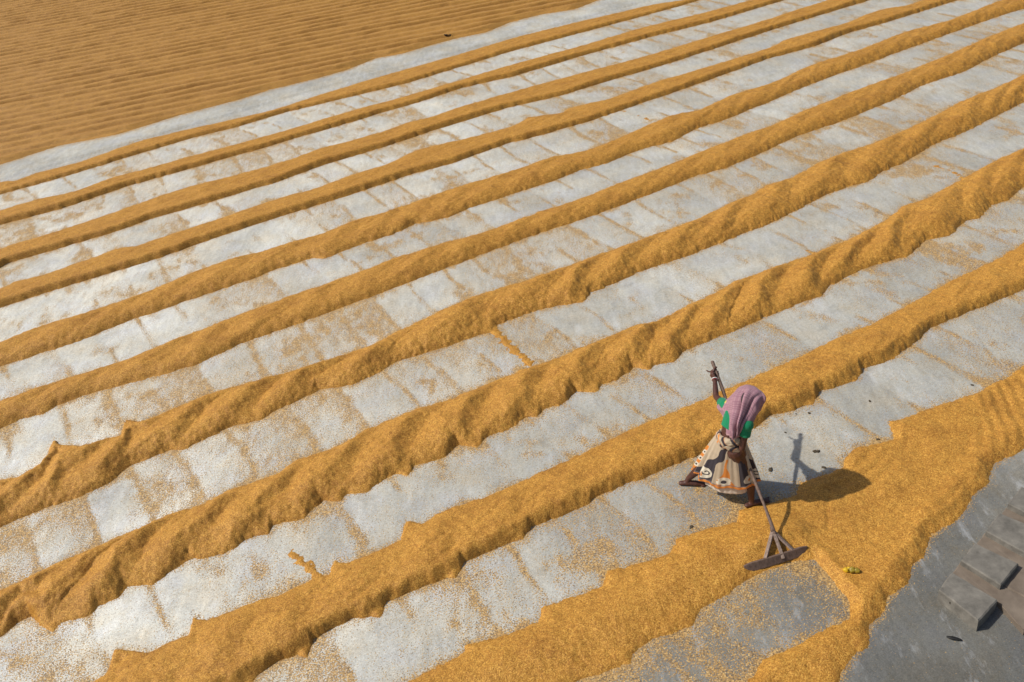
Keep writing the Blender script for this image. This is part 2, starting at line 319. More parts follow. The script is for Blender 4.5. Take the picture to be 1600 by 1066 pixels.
def spread_thick(s, v, fine=1.0):
    s2 = s+.03*fbm(s*6, v*6, 205, 3); v2 = v+.03*fbm(s*6, v*6, 215, 3)+.014*fbm(s*34, v*34, 245, 2)
    d = sdf_poly(s2, v2, SP)
    crest = np.exp(-(dist_line(s2, v2, svs([(560,1110),(760,1060),(860,1015),(960,970),(1060,905),(1150,862),(1215,838)]))/.26)**2)
    rimr = np.exp(-(dist_line(s2, v2, svs([(1600,668),(1545,705),(1480,780),(1425,850),(1370,915),(1345,955),(1290,1010),(1215,1050),(1120,1105)]))/.13)**2)
    rim2 = np.exp(-(dist_line(s2, v2, svs([(1262,856),(1300,880),(1330,925),(1340,960)]))/.07)**2)
    top = .034+.072*crest+.032*rimr+.020*rim2+.012*fbm(s*1.6, v*1.6, 221, 3)
    rx, ry = sv(1190, 640)
    rad = np.hypot(s-rx, v-ry)
    east = sstep(sv(1230, 800)[0]-.2, sv(1330, 800)[0], s)
    top = top+east*(.0060*np.sin(rad*44+2.5*vn(s*1.2, v*1.2, 231))*sstep(-.5, .3, vn(s*1.2, v*2, 232)))
    top = top+.011*vn(s*1.6+v*1.3, v*4.2-s*1.5, 233)*(.4+east)
    top = top+.035*np.exp(-(dist_line(s2, v2, svs([(1165, 868), (1210, 852), (1250, 835)]))/.09)**2)
    top = top+.010*fbm(s*3.2, v*3.2, 241, 4, .6)
    h = smin(.62*d, top, .03)
    cr = svs([(1296,770),(1293,800),(1295,830)])
    h = h-.012*np.exp(-(dist_line(s+.02*vn(s*6, v*6, 8), v, cr)/.03)**2)*(h > 0)
    return h+.007*fbm(s*6, v*6, 235, 3)*np.clip(d/.1+.4, 0, 1)+.005*fine*fbm(s*24, v*24, 237, 2)
def patches(s, v):
    """thin drifts of grain lying in the gaps"""
    lt, bd = litter(s, v)
    t = -.02+0*s
    for P_, wd in list(zip(BR, BW))[:6]:
        d = dist_line(s+.02*fbm(s*6, v*6, 311, 3), v+.02*fbm(s*6, v*6, 321, 3), P_)
        t = np.maximum(t, .22*(wd-d)-.006+.016*fbm(s*17+wd*50, v*17, 331, 4, .65))
    return np.minimum(t, .010+.25*np.maximum(t-.010, 0))
def strip(name, k, s0, s1, v0, v1, ds, dv, fn, mat, cut=None, smooth=True):
    s = np.arange(s0, s1, ds); v = np.arange(v0, v1, dv)
    Sg, Vg = np.meshgrid(s, v, indexing='ij')
    t = fn(Sg, Vg)
    keep = t > .0015
    if cut is not None: keep &= cut(Sg, Vg)
    c = keep[:-1, :-1] | keep[1:, :-1] | keep[:-1, 1:] | keep[1:, 1:]
    if cut is not None:
        cc_ = cut(Sg, Vg); c &= cc_[:-1, :-1]
    z = np.where(t > 0, t+.002, np.maximum(t, -.012))
    idx = np.arange(Sg.size).reshape(Sg.shape)
    q = np.stack([idx[:-1, :-1][c], idx[1:, :-1][c], idx[1:, 1:][c], idx[:-1, 1:][c]], 1)
    used = np.unique(q); remap = np.zeros(Sg.size, np.int64); remap[used] = np.arange(len(used))
    X, Y = xy(Sg.ravel()[used], Vg.ravel()[used])
    return fast_mesh(name, np.stack([X, Y, z.ravel()[used]], 1), remap[q], mat, smooth)

# ------------------------------------------------------------ ground
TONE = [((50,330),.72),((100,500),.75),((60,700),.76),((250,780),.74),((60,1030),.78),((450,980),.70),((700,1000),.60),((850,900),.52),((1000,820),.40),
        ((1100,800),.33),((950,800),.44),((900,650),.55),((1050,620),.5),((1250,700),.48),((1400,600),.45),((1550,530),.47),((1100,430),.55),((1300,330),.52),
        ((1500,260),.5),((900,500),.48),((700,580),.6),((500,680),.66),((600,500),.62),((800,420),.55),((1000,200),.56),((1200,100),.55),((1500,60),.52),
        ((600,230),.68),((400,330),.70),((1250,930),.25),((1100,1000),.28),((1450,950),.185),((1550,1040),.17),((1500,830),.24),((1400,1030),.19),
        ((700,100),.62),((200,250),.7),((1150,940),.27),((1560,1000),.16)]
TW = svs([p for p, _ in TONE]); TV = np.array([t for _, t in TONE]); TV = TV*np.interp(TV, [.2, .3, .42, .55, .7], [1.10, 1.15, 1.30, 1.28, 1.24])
def tone(s, v):  # concrete dirt colour by place, with some sun gloss painted into the paler parts
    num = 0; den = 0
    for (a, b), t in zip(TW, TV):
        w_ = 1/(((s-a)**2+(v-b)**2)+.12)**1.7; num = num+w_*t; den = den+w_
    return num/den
sg = np.concatenate([[-900, -200, -50, -15], np.arange(-6, 14, .055), np.arange(14, 34, .11), [40, 60, 150, 900]])
vg = np.concatenate([[-900, -200, -40, -8, 0], np.arange(1, 12, .05), np.arange(12, 29, .09), [32, 40, 60, 150, 900]])
Sg, Vg = np.meshgrid(sg, vg, indexing='ij')
X, Y = xy(Sg.ravel(), Vg.ravel())
idx = np.arange(Sg.size).reshape(Sg.shape)
q = np.stack([idx[:-1, :-1].ravel(), idx[1:, :-1].ravel(), idx[1:, 1:].ravel(), idx[:-1, 1:].ravel()], 1)
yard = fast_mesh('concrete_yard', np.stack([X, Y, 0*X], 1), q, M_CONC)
tag(yard, 'pale concrete drying yard streaked with loose grain', kind='structure')
lt, _ = litter(Sg, Vg)
def apron_mask(s, v): # 1 on the swept grey apron beyond the spread
    P_ = svs([(1700,530),(1640,672),(1554,727),(1520,772),(1456,836),(1420,885),(1388,930),(1357,977),(1331,1030),(1260,1140),(2600,1400),(2600,400)])
    return sdf_poly(s, v, P_)
inside = sstep(-.02, .1, apron_mask(Sg, Vg))
lt = lt*(1-inside)+.1*inside
hol = sstep(-.1, .25, -sdf_poly(Sg, Vg, SP))*np.exp(-(np.hypot(Sg-sv(1130, 990)[0], Vg-sv(1130, 990)[1])/1.1)**2)
lt = lt*(1-.2*hol)+.6*near_edge(Sg, Vg, .05)
me = yard.data
a = me.attributes.new('litter', 'FLOAT', 'POINT'); a.data.foreach_set('value', lt.ravel().astype(np.float32))
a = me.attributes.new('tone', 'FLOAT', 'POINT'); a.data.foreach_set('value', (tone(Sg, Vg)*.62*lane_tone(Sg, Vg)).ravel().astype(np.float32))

# ------------------------------------------------------------ kerb between the yard and the furrowed field
FE = edge(FIELD_EDGE)
def kerb_fn(s, v):
    vF = np.interp(s, FE[:, 0], FE[:, 1]); vK = np.interp(s, UE[1][:, 0], UE[1][:, 1])
    n = np.clip((v-(vK-.25))/(vF+.3-vK+.25), -.2, 1.2)
    h = .06*np.clip(1-(2*n-1)**2*1.0, 0, 1)**.6
    vj = svs([(0,283),(500,140)]); vl = np.interp(s, vj[:, 0], vj[:, 1])
    h = h-.03*sstep(0, .06, vl-v)
    return h+.006*vn(s*.9, v*.8, 401)-.004
MK = simple_noise('kerb_cement', (.34, .35, .35), (.46, .47, .475), 2.2, .8, .15, .006, (1, 1, 1))
kerb = strip('kerb', 0, -8, 34, 21, 29.5, .10, .05, kerb_fn, MK,
             lambda s, v: (v > np.interp(s, UE[1][:, 0], UE[1][:, 1])-.3) & (v < np.interp(s, FE[:, 0], FE[:, 1])+.6))
kv = np.empty(len(kerb.data.vertices)*3, np.float32); kerb.data.vertices.foreach_get('co', kv); kv = kv.reshape(-1, 3)
ks, kw = kv[:, 0]*SU[0]+kv[:, 1]*SU[1], kv[:, 0]*VU[0]+kv[:, 1]*VU[1]
a = kerb.data.attributes.new('tone', 'FLOAT', 'POINT'); a.data.foreach_set('value', (.43+.03*vn(ks*.7, kw*2, 431)).astype(np.float32))
a = kerb.data.attributes.new('litter', 'FLOAT', 'POINT'); a.data.foreach_set('value', (.22+.75*np.exp(-np.abs(kw-np.interp(ks, UE[1][:, 0], UE[1][:, 1]))/.10)+.75*np.exp(-np.abs(kw-np.interp(ks, FE[:, 0], FE[:, 1]))/.14)).astype(np.float32))
kerb.data.materials[0] = M_CONC
tag(kerb, 'low rounded grey cement kerb along the furrowed grain', kind='structure')

# ------------------------------------------------------------ rows of grain
NAMES = {1: 'thin grain row lying right against the low grey cement kerb',
         2: 'second narrow grain row counted from the grey kerb, with a steep near side',
         3: 'third narrow grain row counted from the grey kerb, steep and shadowed in front',
         4: 'fourth grain row from the kerb, the widest of the four with steep near sides',
         5: 'fifth grain row from the kerb, rounded on top with a smooth straight edge',
         6: 'sixth grain row from the kerb, rounded, just beyond the strongly scalloped rows',
         7: 'farther of two scalloped grain rows, stray strip of grain at its near edge',
         8: 'nearer of the two scalloped grain rows, sharp cusps along its near edge',
         9: 'broad flat topped grain row with stepped steep near edge passing behind the woman'}
def mid_between(k, s):   # border between row k and row k+1
    if k == 0: return np.interp(s, UE[1][:, 0], UE[1][:, 1])+.9
    if k == 9: return np.interp(s, LE[9][:, 0], LE[9][:, 1])-.45*np.ones_like(s)
    return (np.interp(s, LE[k][:, 0], LE[k][:, 1])+np.interp(s, UE[k+1][:, 0], UE[k+1][:, 1]))/2
def mids(k, s):
    kk = np.linspace(-9, 40, 160); m_ = mid_between(k, kk)
    m_ = np.convolve(np.pad(m_, 4, mode='edge'), np.ones(9)/9, 'valid'); return np.interp(s, kk, m_)
for k in range(1, 10):
    near = k >= 6
    s0, s1 = (-4, (21, 19.5, 15.5)[k-7]) if k >= 7 else (-4.5, 24 if k == 6 else 31 if k < 4 else 27)
    ds, dv = (.017, .015) if k >= 7 else ((.028, .02) if k >= 5 else (.045, .028))
    e_ = np.linspace(s0, s1, 100)
    v1 = mids(k-1, e_).max()+.02; v0 = mids(k, e_).min()-.02
    far = k < 4
    def fn(s, v, k=k):
        r_ = row_thick(k, s, v)+(kerb_fn(s, v)*0)
        if k == 1: return r_+np.where(v > np.interp(s, UE[1][:, 0], UE[1][:, 1])-.28, np.maximum(kerb_fn(s, v), 0)*(r_ > 0)*.6, 0)
        return np.maximum(r_, patches(s, v))
    o = strip('grain_row', k, s0, s1, v0, v1, ds, dv, fn, M_GRAIN,
              lambda s, v, k=k: (v < mids(k-1, s)) & (v >= mids(k, s)))
    tag(o, NAMES[k], 'grain row', 'raked rows of golden grain')
def spread_fn(s, v):
    hol = np.exp(-(np.hypot(s-sv(1110, 1000)[0], v-sv(1110, 1000)[1])/1.0)**2)
    pt = patches(s, v)-.004*hol
    pt = np.where(apron_mask(s, v) > -.05, -.01, pt)
    return np.maximum(spread_thick(s, v), pt)
ex = svs([(1760, 600), (1700, 530)])
o = strip('grain_spread', 10, -2.5, 12.5, 1.2, 7.2, .017, .015, spread_fn, M_GRAIN, lambda s, v: v < mids(9, s))
tag(o, 'unfinished row and fan of loose grain being raked around the woman', 'grain heap')

# ------------------------------------------------------------ furrowed field of grain
FA = math.radians(-11.5)
def field_fn(s, v):
    vF = np.interp(s, FE[:, 0], FE[:, 1])
    s2 = s+.25*vn(s*.25, v*.4, 501); v2 = v+.022*fbm(s*.4, v*.9, 503, 3)
    u = -s2*math.sin(FA)+v2*math.cos(FA)
    ph = u/.50+.10*vn(s*.10, v*.25, 505); i = np.floor(ph); f = ph-i
    am = .9+.25*_h(i, i*0, 507)
    f = np.clip(f+.05*vn(s*2.2, v*3, 517), 0, .999); wv = np.where(f < .19, f/.19, np.where(f < .6, 1-.15*(f-.19)/.41, .85*(1-f)/.4))
    h = .09+.118*am*(wv-.5)*(.9+.3*vn(s*.8, v*1.5, 509))+.006*fbm(s*2, v*4, 511, 3)
    return smin(h, .5*(v2-vF), .02)+.013*fbm(s*8, v*15, 513, 3)
o = strip('grain_field', 11, -10, 29, 22, 50, .085, .026, field_fn, M_FIELD, lambda s, v: v > np.interp(s, FE[:, 0], FE[:, 1])-.3)
tag(o, 'wide sheet of browner grain combed into fine furrows beyond the kerb', 'grain', kind='stuff')

# ------------------------------------------------------------ loose grains lying on the near concrete
def loose():
    N = 1500000
    s = rng.uniform(-3, 12.5, N); v = rng.uniform(2.8, 14.5, N)
    lt, bd = litter(s, v); pa = fbm(s*9, v*9, 601, 3)
    apr = apron_mask(s, v) > .07
    ne = near_edge(s, v, .045)
    p = np.clip((lt-.30)*.42+.28*(pa-.1)+.25*bd, 0.03, 1)*.34+.34*ne
    p = np.where(apr, .002, p)
    p = p*np.clip((15-v)/9, .2, 1)
    kp = rng.random(N) < p; s, v = s[kp], v[kp]
    X, Y = xy(s, v); n = len(s)
    a = rng.uniform(0, 2*np.pi, n); ln = rng.uniform(.0055, .0095, n); wd = ln*.36
    ca, sa = np.cos(a), np.sin(a); z0 = .0015
    def pt(dx, dy, dz): return np.stack([X+ca*dx-sa*dy, Y+sa*dx+ca*dy, z0+dz+0*X], 1)
    A = pt(-ln/2, 0*ln, wd*.3); B = pt(ln/2, 0*ln, wd*.3); C = pt(0*ln, wd/2, 0*ln); D = pt(0*ln, -wd/2, 0*ln); E_ = pt(0*ln, 0*ln, wd*.9)
    V_ = np.stack([A, B, C, D, E_], 1).reshape(-1, 3); b = np.arange(n)*5
    T_ = np.concatenate([np.stack([b+i, b+j, b+k_], 1) for i, j, k_ in ((0, 3, 4), (3, 1, 4), (1, 2, 4), (2, 0, 4))])
    print('loose grains', n)
    return fast_mesh('loose_grain', V_, T_, M_LOOSE, False, 3)
tag(loose(), 'single grains strewn thinly over the bare concrete gaps', 'grain', kind='stuff')

# ------------------------------------------------------------ tubes, boxes, remeshed bodies
def frame(d):
    d = d/np.linalg.norm(d); a = np.array([0, 0, 1.]) if abs(d[2]) < .9 else np.array([1., 0, 0])
    x = np.cross(a, d); x /= np.linalg.norm(x); return x, np.cross(d, x)
def tube(pts, rad, seg=12, flat=None, cap=True):
    """returns verts, faces of a tapered tube; flat=(axis vector, factor) squashes the section"""
    pts = [np.array(p, float) for p in pts]; n = len(pts); V_ = []; Fc = []
    x = None
    rings = []
    for i, p in enumerate(pts):
        d = pts[min(i+1, n-1)]-pts[max(i-1, 0)]; d /= np.linalg.norm(d)
        if x is None: x, y = frame(d)
        else:
            x = x-d*(x@d); x /= np.linalg.norm(x); y = np.cross(d, x)
        rings.append((p, x.copy(), np.cross(d, x), d))
    def addring(p, x, y, r):
        for k in range(seg):
            a = 2*math.pi*k/seg; o = (math.cos(a)*x+math.sin(a)*y)*r
            if flat is not None: ax = np.array(flat[0], float); ax /= np.linalg.norm(ax); o = o-ax*(o@ax)*(1-flat[1])
            V_.append(p+o)
    if cap:
        p, x0, y0, d = rings[0]
        for c in (.85, .5): addring(p-d*rad[0]*c*(.95), x0, y0, rad[0]*math.sqrt(1-c*c))
    for (p, x0, y0, d), r in zip(rings, rad): addring(p, x0, y0, r)
    if cap:
        p, x0, y0, d = rings[-1]
        for c in (.5, .85): addring(p+d*rad[-1]*c*.95, x0, y0, rad[-1]*math.sqrt(1-c*c))
    m_ = len(V_)//seg
    for i in range(m_-1):
        for k in range(seg):
            a = i*seg+k; b = i*seg+(k+1) % seg; Fc.append((a, b, b+seg, a+seg))
    Fc.append(tuple(range(seg-1, -1, -1))); Fc.append(tuple(range((m_-1)*seg, m_*seg)))
    return V_, Fc
def ball(c, r, seg=16, rings=10, rot=None):
    V_ = []; Fc = []; c = np.array(c, float); r = np.array([r]*3 if np.isscalar(r) else r, float)
    for i in range(1, rings):
        t = math.pi*i/rings
        for k in range(seg):
            a = 2*math.pi*k/seg; o = np.array([math.sin(t)*math.cos(a), math.sin(t)*math.sin(a), math.cos(t)])*r
            if rot is not None: o = rot@o
            V_.append(c+o)
    for i in range(rings-2):
        for k in range(seg):
            a = i*seg+k; b = i*seg+(k+1) % seg; Fc.append((a, a+seg, b+seg, b))
    Fc.append(tuple(range(seg))); Fc.append(tuple(range((rings-1)*seg-1, (rings-2)*seg-1, -1)))
    return V_, Fc
def join(*parts):
    V_ = []; Fc = []
    for v, f in parts:
        o = len(V_); V_ += list(v); Fc += [tuple(i+o for i in q_) for q_ in f]
    return V_, Fc
def remeshed(name, vf, voxel, mat, parent, smooth_it=2):
    o = mesh_obj(name, vf[0], vf[1], mat)
    m_ = o.modifiers.new('r', 'REMESH'); m_.mode = 'VOXEL'; m_.voxel_size = voxel; m_.use_smooth_shade = True
    if smooth_it:
        s_ = o.modifiers.new('s', 'SMOOTH'); s_.iterations = smooth_it; s_.factor = .5
    dg = bpy.context.evaluated_depsgraph_get(); me = bpy.data.meshes.new_from_object(o.evaluated_get(dg))
    o.modifiers.clear(); old = o.data; o.data = me; bpy.data.meshes.remove(old); me.name = name
    if not me.materials: me.materials.append(mat)
    o.parent = parent
    if parent: o.location = -np.array(parent.location)
    return o
def put(o, parent):
    o.parent = parent; o.location = tuple(-np.array(parent.location)); return o
def box(c, ax, half, taper=1.0):
    """box from centre, three axes (rows), half sizes"""
    c = np.array(c, float); V_ = []
    for z in (-1, 1):
        for x, y in ((-1, -1), (1, -1), (1, 1), (-1, 1)):
            k = taper if z > 0 else 1
            V_.append(c+ax[0]*x*half[0]*k+ax[1]*y*half[1]*k+ax[2]*z*half[2])
    return V_, [(0, 3, 2, 1), (4, 5, 6, 7), (0, 1, 5, 4), (1, 2, 6, 5), (2, 3, 7, 6), (3, 0, 4, 7)]
def bevel(o, w_, seg=2):
    b = o.modifiers.new('b', 'BEVEL'); b.width = w_; b.segments = seg; b.limit_method = 'ANGLE'; return o
nrm = lambda a: np.array(a, float)/np.linalg.norm(a)

# ------------------------------------------------------------ the rake
PA = np.array([2.393, 6.847, .06]); PB = np.array([2.143, 8.758, 1.17]); PD = nrm(PB-PA)
MW = simple_noise('weathered_wood', (.14, .095, .07), (.34, .25, .20), 9, .75, .5, .003, (6, 6, 1.2))
MW2 = simple_noise('dark_worn_wood', (.08, .05, .037), (.21, .14, .105), 9, .7, .5, .003, (4, 4, 1.5))
rake = bpy.data.objects.new('grain_rake', None); link(rake); rake.location = (PA[0], PA[1], 0)
tag(rake, 'long handled wooden grain rake with braced board head held by the woman', 'rake')
def on_pole(u): return PA+(PB-PA)*u
JU = .135
hv = [on_pole(u)+np.array([.006*math.sin(u*9), 0, .006*math.sin(u*7+1)]) for u in np.linspace(JU-.02, 1.0, 26)]
hr = [.0165+.0022*math.sin(i*1.3)+.002*(i > 20) for i in range(26)]
v_, f_ = tube(hv, hr, 12); put(mesh_obj('handle', v_, f_, MW2), rake)
BL_, BR_ = g(1163, 889, .05), g(1262, 858, .05)
bd = nrm(BR_-BL_); bn = nrm(np.cross(bd, nrm(np.array([0, 0, 1.])+.55*np.array([PD[0], PD[1], 0])/1.0)))
bu = nrm(np.cross(bn, bd)); bu = bu if bu[2] > 0 else -bu
blen = np.linalg.norm(BR_-BL_); bc = (BL_+BR_)/2
V_ = []; Fc = []
ns = 24
for i in range(ns+1):
    t = i/ns*2-1; e = max(0, (abs(t)-.72)/.28)
    lo = -.045+.055*e**2; hi = .045-.012*e**2; th = .016*(1-.35*e)
    bow = .012*(1-t*t)
    for (hh, tt) in ((lo, -th), (lo, th), (hi, th), (hi, -th)):
        V_.append(bc+bd*(t*blen/2+(-.012 if hh == lo and t > 0 else 0))+bu*hh+bn*(tt+bow))
for i in range(ns):
    a = i*4
    for k in range(4): Fc.append((a+k, a+(k+1) % 4, a+4+(k+1) % 4, a+4+k))
Fc += [(3, 2, 1, 0), (ns*4, ns*4+1, ns*4+2, ns*4+3)]
bl = put(mesh_obj('blade', V_, Fc, MW2, smooth=False), rake); bevel(bl, .004)
J = on_pole(JU)
for tpos, wd in ((-.31, .018), (.015, .016), (.53, .018)):
    e_ = bc+bd*(tpos*blen/2*1.0+0)+bu*.052
    if tpos == .015: e_ = PA+bu*.01
    d_ = nrm(e_-J); x_ = nrm(np.cross(d_, bu if abs(tpos) < 2 else bn)); y_ = np.cross(d_, x_)
    c_ = (e_+J)/2+(y_*(.006 if tpos != .015 else -.004)); ln_ = np.linalg.norm(e_-J)/2+.012
    v_, f_ = box(c_, (x_, y_, d_), (wd, .010, ln_))
    bevel(put(mesh_obj('brace', v_, f_, MW, smooth=False), rake), .003)
v_, f_ = join(tube([J-PD*.018, J+PD*.03], [.023, .021], 12, cap=False))
put(mesh_obj('binding', v_, f_, MW2), rake)

# ------------------------------------------------------------ the woman
SKIN = NT('skin', .5, .45)
sn = SKIN.noise(SKIN.pos(), 22, 3); SKIN.l(SKIN.ramp(sn, [(.3, (.062, .022, .014)), (.7, (.10, .037, .023))]), SKIN.b.inputs['Base Color'])
SKIN.b.inputs['Subsurface Weight'].default_value = .05; SKIN.b.inputs['Subsurface Scale'].default_value = .01
MSK = SKIN.m
person = bpy.data.objects.new('person', None); link(person); person.location = (2.08, 7.93, 0)
tag(person, 'woman in mauve head cloth, green blouse and patterned cream sari striding and pulling a rake', 'person')
FW = nrm([.94, .34, 0]); LF = nrm([-.34, .94, 0]); UP = np.array([0, 0, 1.])
PEL = np.array([2.105, 7.80, .76]); WST = np.array([2.10, 7.79, .92]); CH = np.array([2.15, 7.82, 1.08])
NK = np.array([2.20, 7.81, 1.20]); HD = np.array([2.275, 7.80, 1.315])
SL = np.array([2.095, 8.02, 1.135]); SR = np.array([2.225, 7.655, 1.13])
EL = np.array([2.085, 8.35, 1.015]); HL = on_pole(.943)
ER = np.array([2.172, 7.615, .875]); HR = on_pole(.487)
AKL = np.array([1.745, 8.165, .085]); AKR = np.array([2.315, 7.715, .085])
KL = np.array([1.93, 8.05, .40]); KR = np.array([2.30, 7.75, .42])
HPL = PEL+LF*.085; HPR = PEL-LF*.085
def hand(c, wr, side, thumb_up, open_index=False):
    """fist round the pole: c on the pole, wr the wrist"""
    e1 = wr-c; e1 = e1-PD*(e1@PD); e1 = nrm(e1); e2 = np.cross(PD, e1)*side; rp = .0185
    parts = [tube([wr, c+e1*.047+(wr-c)*.30, c+e1*.040+e2*.012], [.024, .034, .031], 12, flat=(e1, .62)),
             tube([c+e1*.034+e2*.004-PD*.030, c+e1*.034+e2*.004+PD*.030], [.016, .016], 10)]
    for k in range(4):
        off = (k-1.5)*.0195*(1 if thumb_up else -1); L_ = (1.0, 1.06, 1.0, .85)[3-k if thumb_up else k]
        idxf = (k == 3) if thumb_up else (k == 0)
        pts = []; rr = []
        if open_index and idxf:
            b = c+e1*.036+e2*.022+PD*off
            pts = [b, b+e2*.03+PD*.012, b+e2*.050+PD*.03, b+e2*.062+PD*.050]; rr = [.0092, .0088, .008, .0068]
        else:
            for th in np.linspace(25, 25+195*L_, 8):
                a = math.radians(th); rad_ = rp+.0095+(.010 if th < 40 else 0)
                pts.append(c+PD*off+e1*math.cos(a)*rad_+e2*math.sin(a)*rad_); rr.append(.0092-.0022*(th/220))
        parts.append(tube(pts, rr, 8))
    off = .050*(1 if thumb_up else -1); pts = []
    for th, o_ in ((-5, .3), (-35, .7), (-75, 1.0), (-120, 1.15)):
        a = math.radians(th); pts.append(c+PD*off*o_+(e1*math.cos(a)+e2*math.sin(a))*(rp+.012))
    parts.append(tube(pts, [.0125, .0115, .0105, .0085], 8))
    return parts
def foot(ank, heel, toe, kn):
    d = nrm(toe-heel); sd_ = np.cross(d, UP)
    parts = [tube([heel+UP*.028, heel*.7+toe*.3+UP*.036, heel*.4+toe*.6+UP*.030, toe-d*.035+UP*.018], [.030, .034, .036, .026], 12, flat=(UP, .8)),
             tube([ank, heel*.78+toe*.22+UP*.03], [.031, .033], 12)]
    for i in range(5):
        b = toe-d*.045+sd_*(i-2)*.0155+UP*.013
        parts.append(tube([b, b+d*(.048-.006*i if True else 0)], [.0095 if i else .012, .007 if i else .010], 8))
    return parts
WL = HL+nrm(EL-HL)*.085+np.array([-.012, 0, .004]); WR = HR+nrm(ER-HR)*.08+np.array([-.010, -.012, 0])
parts = [tube([PEL-UP*.05, PEL, WST, CH, NK-np.array([.02, 0, .03]), NK], [.125, .135, .112, .125, .075, .047], 16, flat=(FW, .78)),
         tube([NK-UP*.02, HD-UP*.06-FW*.02], [.048, .046], 12),
         ball(HD, (.082, .074, .105)), ball(HD-UP*.055+FW*.028, (.052, .050, .05)),
         tube([HD+FW*.078+UP*.012, HD+FW*.098-UP*.022], [.008, .014], 8),            # nose
         tube([HD+FW*.075-UP*.045-LF*.02, HD+FW*.082-UP*.046, HD+FW*.075-UP*.045+LF*.02], [.006, .009, .006], 8),  # lips
         ball(HD+LF*.078-UP*.01, (.014, .008, .028)), ball(HD-LF*.078-UP*.01, (.014, .008, .028)),
         tube([CH+UP*.05+LF*.05, SL], [.06, .052], 12), tube([CH+UP*.05-LF*.05, SR], [.06, .052], 12),
         tube([SL, (SL+EL)/2, EL], [.048, .038, .031], 12), tube([EL, EL*.65+WL*.35, WL], [.032, .031, .021], 12),
         tube([SR, (SR+ER)/2, ER], [.046, .036, .031], 12), tube([ER, ER*.65+WR*.35, WR], [.031, .031, .021], 12),
         tube([HPL, KL, KL*.55+AKL*.45, AKL], [.090, .055, .050, .032], 12), tube([HPR, KR, KR*.55+AKR*.45, AKR], [.090, .055, .050, .032], 12)]
parts += hand(HL, WL, -1, True, True)+hand(HR, WR, 1, True)
parts += foot(AKL, g(1064, 758), g(1100, 757)+np.array([0.02, -.02, 0]), KL)
parts += foot(AKR, g(1167, 793), g(1203, 782), KR)
body = remeshed('body', join(*parts), .0045, MSK, person, 2)

# cloth helper: rows of rings -> mesh with colour attribute
def grid_mesh(name, G, mat, parent, closed=True, colf=None, thick=.004):
    nu, nv_, _ = G.shape; V_ = G.reshape(-1, 3); idx = np.arange(nu*nv_).reshape(nu, nv_)
    if closed: a = idx[:-1]; b = idx[1:]; q_ = np.stack([a.ravel(), b.ravel(), np.roll(b, -1, 1).ravel(), np.roll(a, -1, 1).ravel()], 1)
    else: q_ = np.stack([idx[:-1, :-1].ravel(), idx[1:, :-1].ravel(), idx[1:, 1:].ravel(), idx[:-1, 1:].ravel()], 1)
    o = fast_mesh(name, V_, q_, mat)
    if colf is not None:
        c = o.data.color_attributes.new('print', 'FLOAT_COLOR', 'POINT'); cc = np.ones((nu*nv_, 4), np.float32); cc[:, :3] = colf.reshape(-1, 3)
        c.data.foreach_set('color', cc.ravel())
    put(o, parent)
    s_ = o.modifiers.new('t', 'SOLIDIFY'); s_.thickness = thick; s_.offset = 0
    return o
def cloth_mat(name, attr=True, color=(.5, .5, .5), rough=.85, weave=260):
    m = NT(name, rough, .2)
    m.b.inputs['Sheen Weight'].default_value = .15
    t = m.n('ShaderNodeTexCoord'); n = m.noise(t.outputs['Object'], weave, 2); n2 = m.noise(t.outputs['Object'], 12, 3)
    if attr:
        a = m.n('ShaderNodeVertexColor', layer_name='print'); c = a.outputs['Color']
    else:
        r_ = m.n('ShaderNodeRGB'); r_.outputs[0].default_value = (*color, 1); c = r_.outputs[0]
    c = m.mix(.5, c, m.ramp(n2, [(.3, (.82, .82, .82)), (.7, (1.08, 1.08, 1.08))]), 'MULTIPLY')
    m.l(c, m.b.inputs['Base Color']); m.bump(n, .3, .002); return m.m
MCL = cloth_mat('printed_cotton')
# sari skirt
NU, NV = 150, 520
HEMC = np.array([2.095, 7.925, .262]); MAJ = nrm([-.78, .62, 0]); MIN = nrm([.62, .78, 0])
t = np.linspace(0, 1, NU)[:, None]; an = np.linspace(0, 2*np.pi, NV, endpoint=False)[None, :]
cen = WST[None, None, :]*(1-t[..., None])+HEMC*t[..., None]+np.array([0, 0, 0])*t[..., None]
ra = .128+.19*t**.85; rb = .104+.088*t**.9
fd = np.sin(an*11+2.6*np.sin(an*2+.4)+1.1*t); fd = np.sign(fd)*np.abs(fd)**1.5
pl = (.016*fd+.005*np.sin(an*29+1.1+2*t)+.015*np.sin(an*5+1))*t**.55*(.75+.35*np.sin(an*2+3*t))
ca = np.cos(an); sa = np.sin(an)
ra = ra+t**1.5*(.060*np.clip(ca, 0, 1)+.050*np.clip(-ca, 0, 1))
G = cen+(MAJ*((ra+pl)*ca)[..., None]+MIN*((rb+pl)*sa)[..., None])
G[..., 2] += (-.045*ca-.012*np.sin(an*3+.6))*t+(.010*np.sin(an*9))*t**3+.022*np.clip(-sa, 0, 1)*0
# print of the cloth: u around (0 = left end of the row of feet, towards the camera), w down
ud = (an/(2*np.pi)+0*t); wd = t+0*an
camside = (-sa)  # >0 faces the camera side
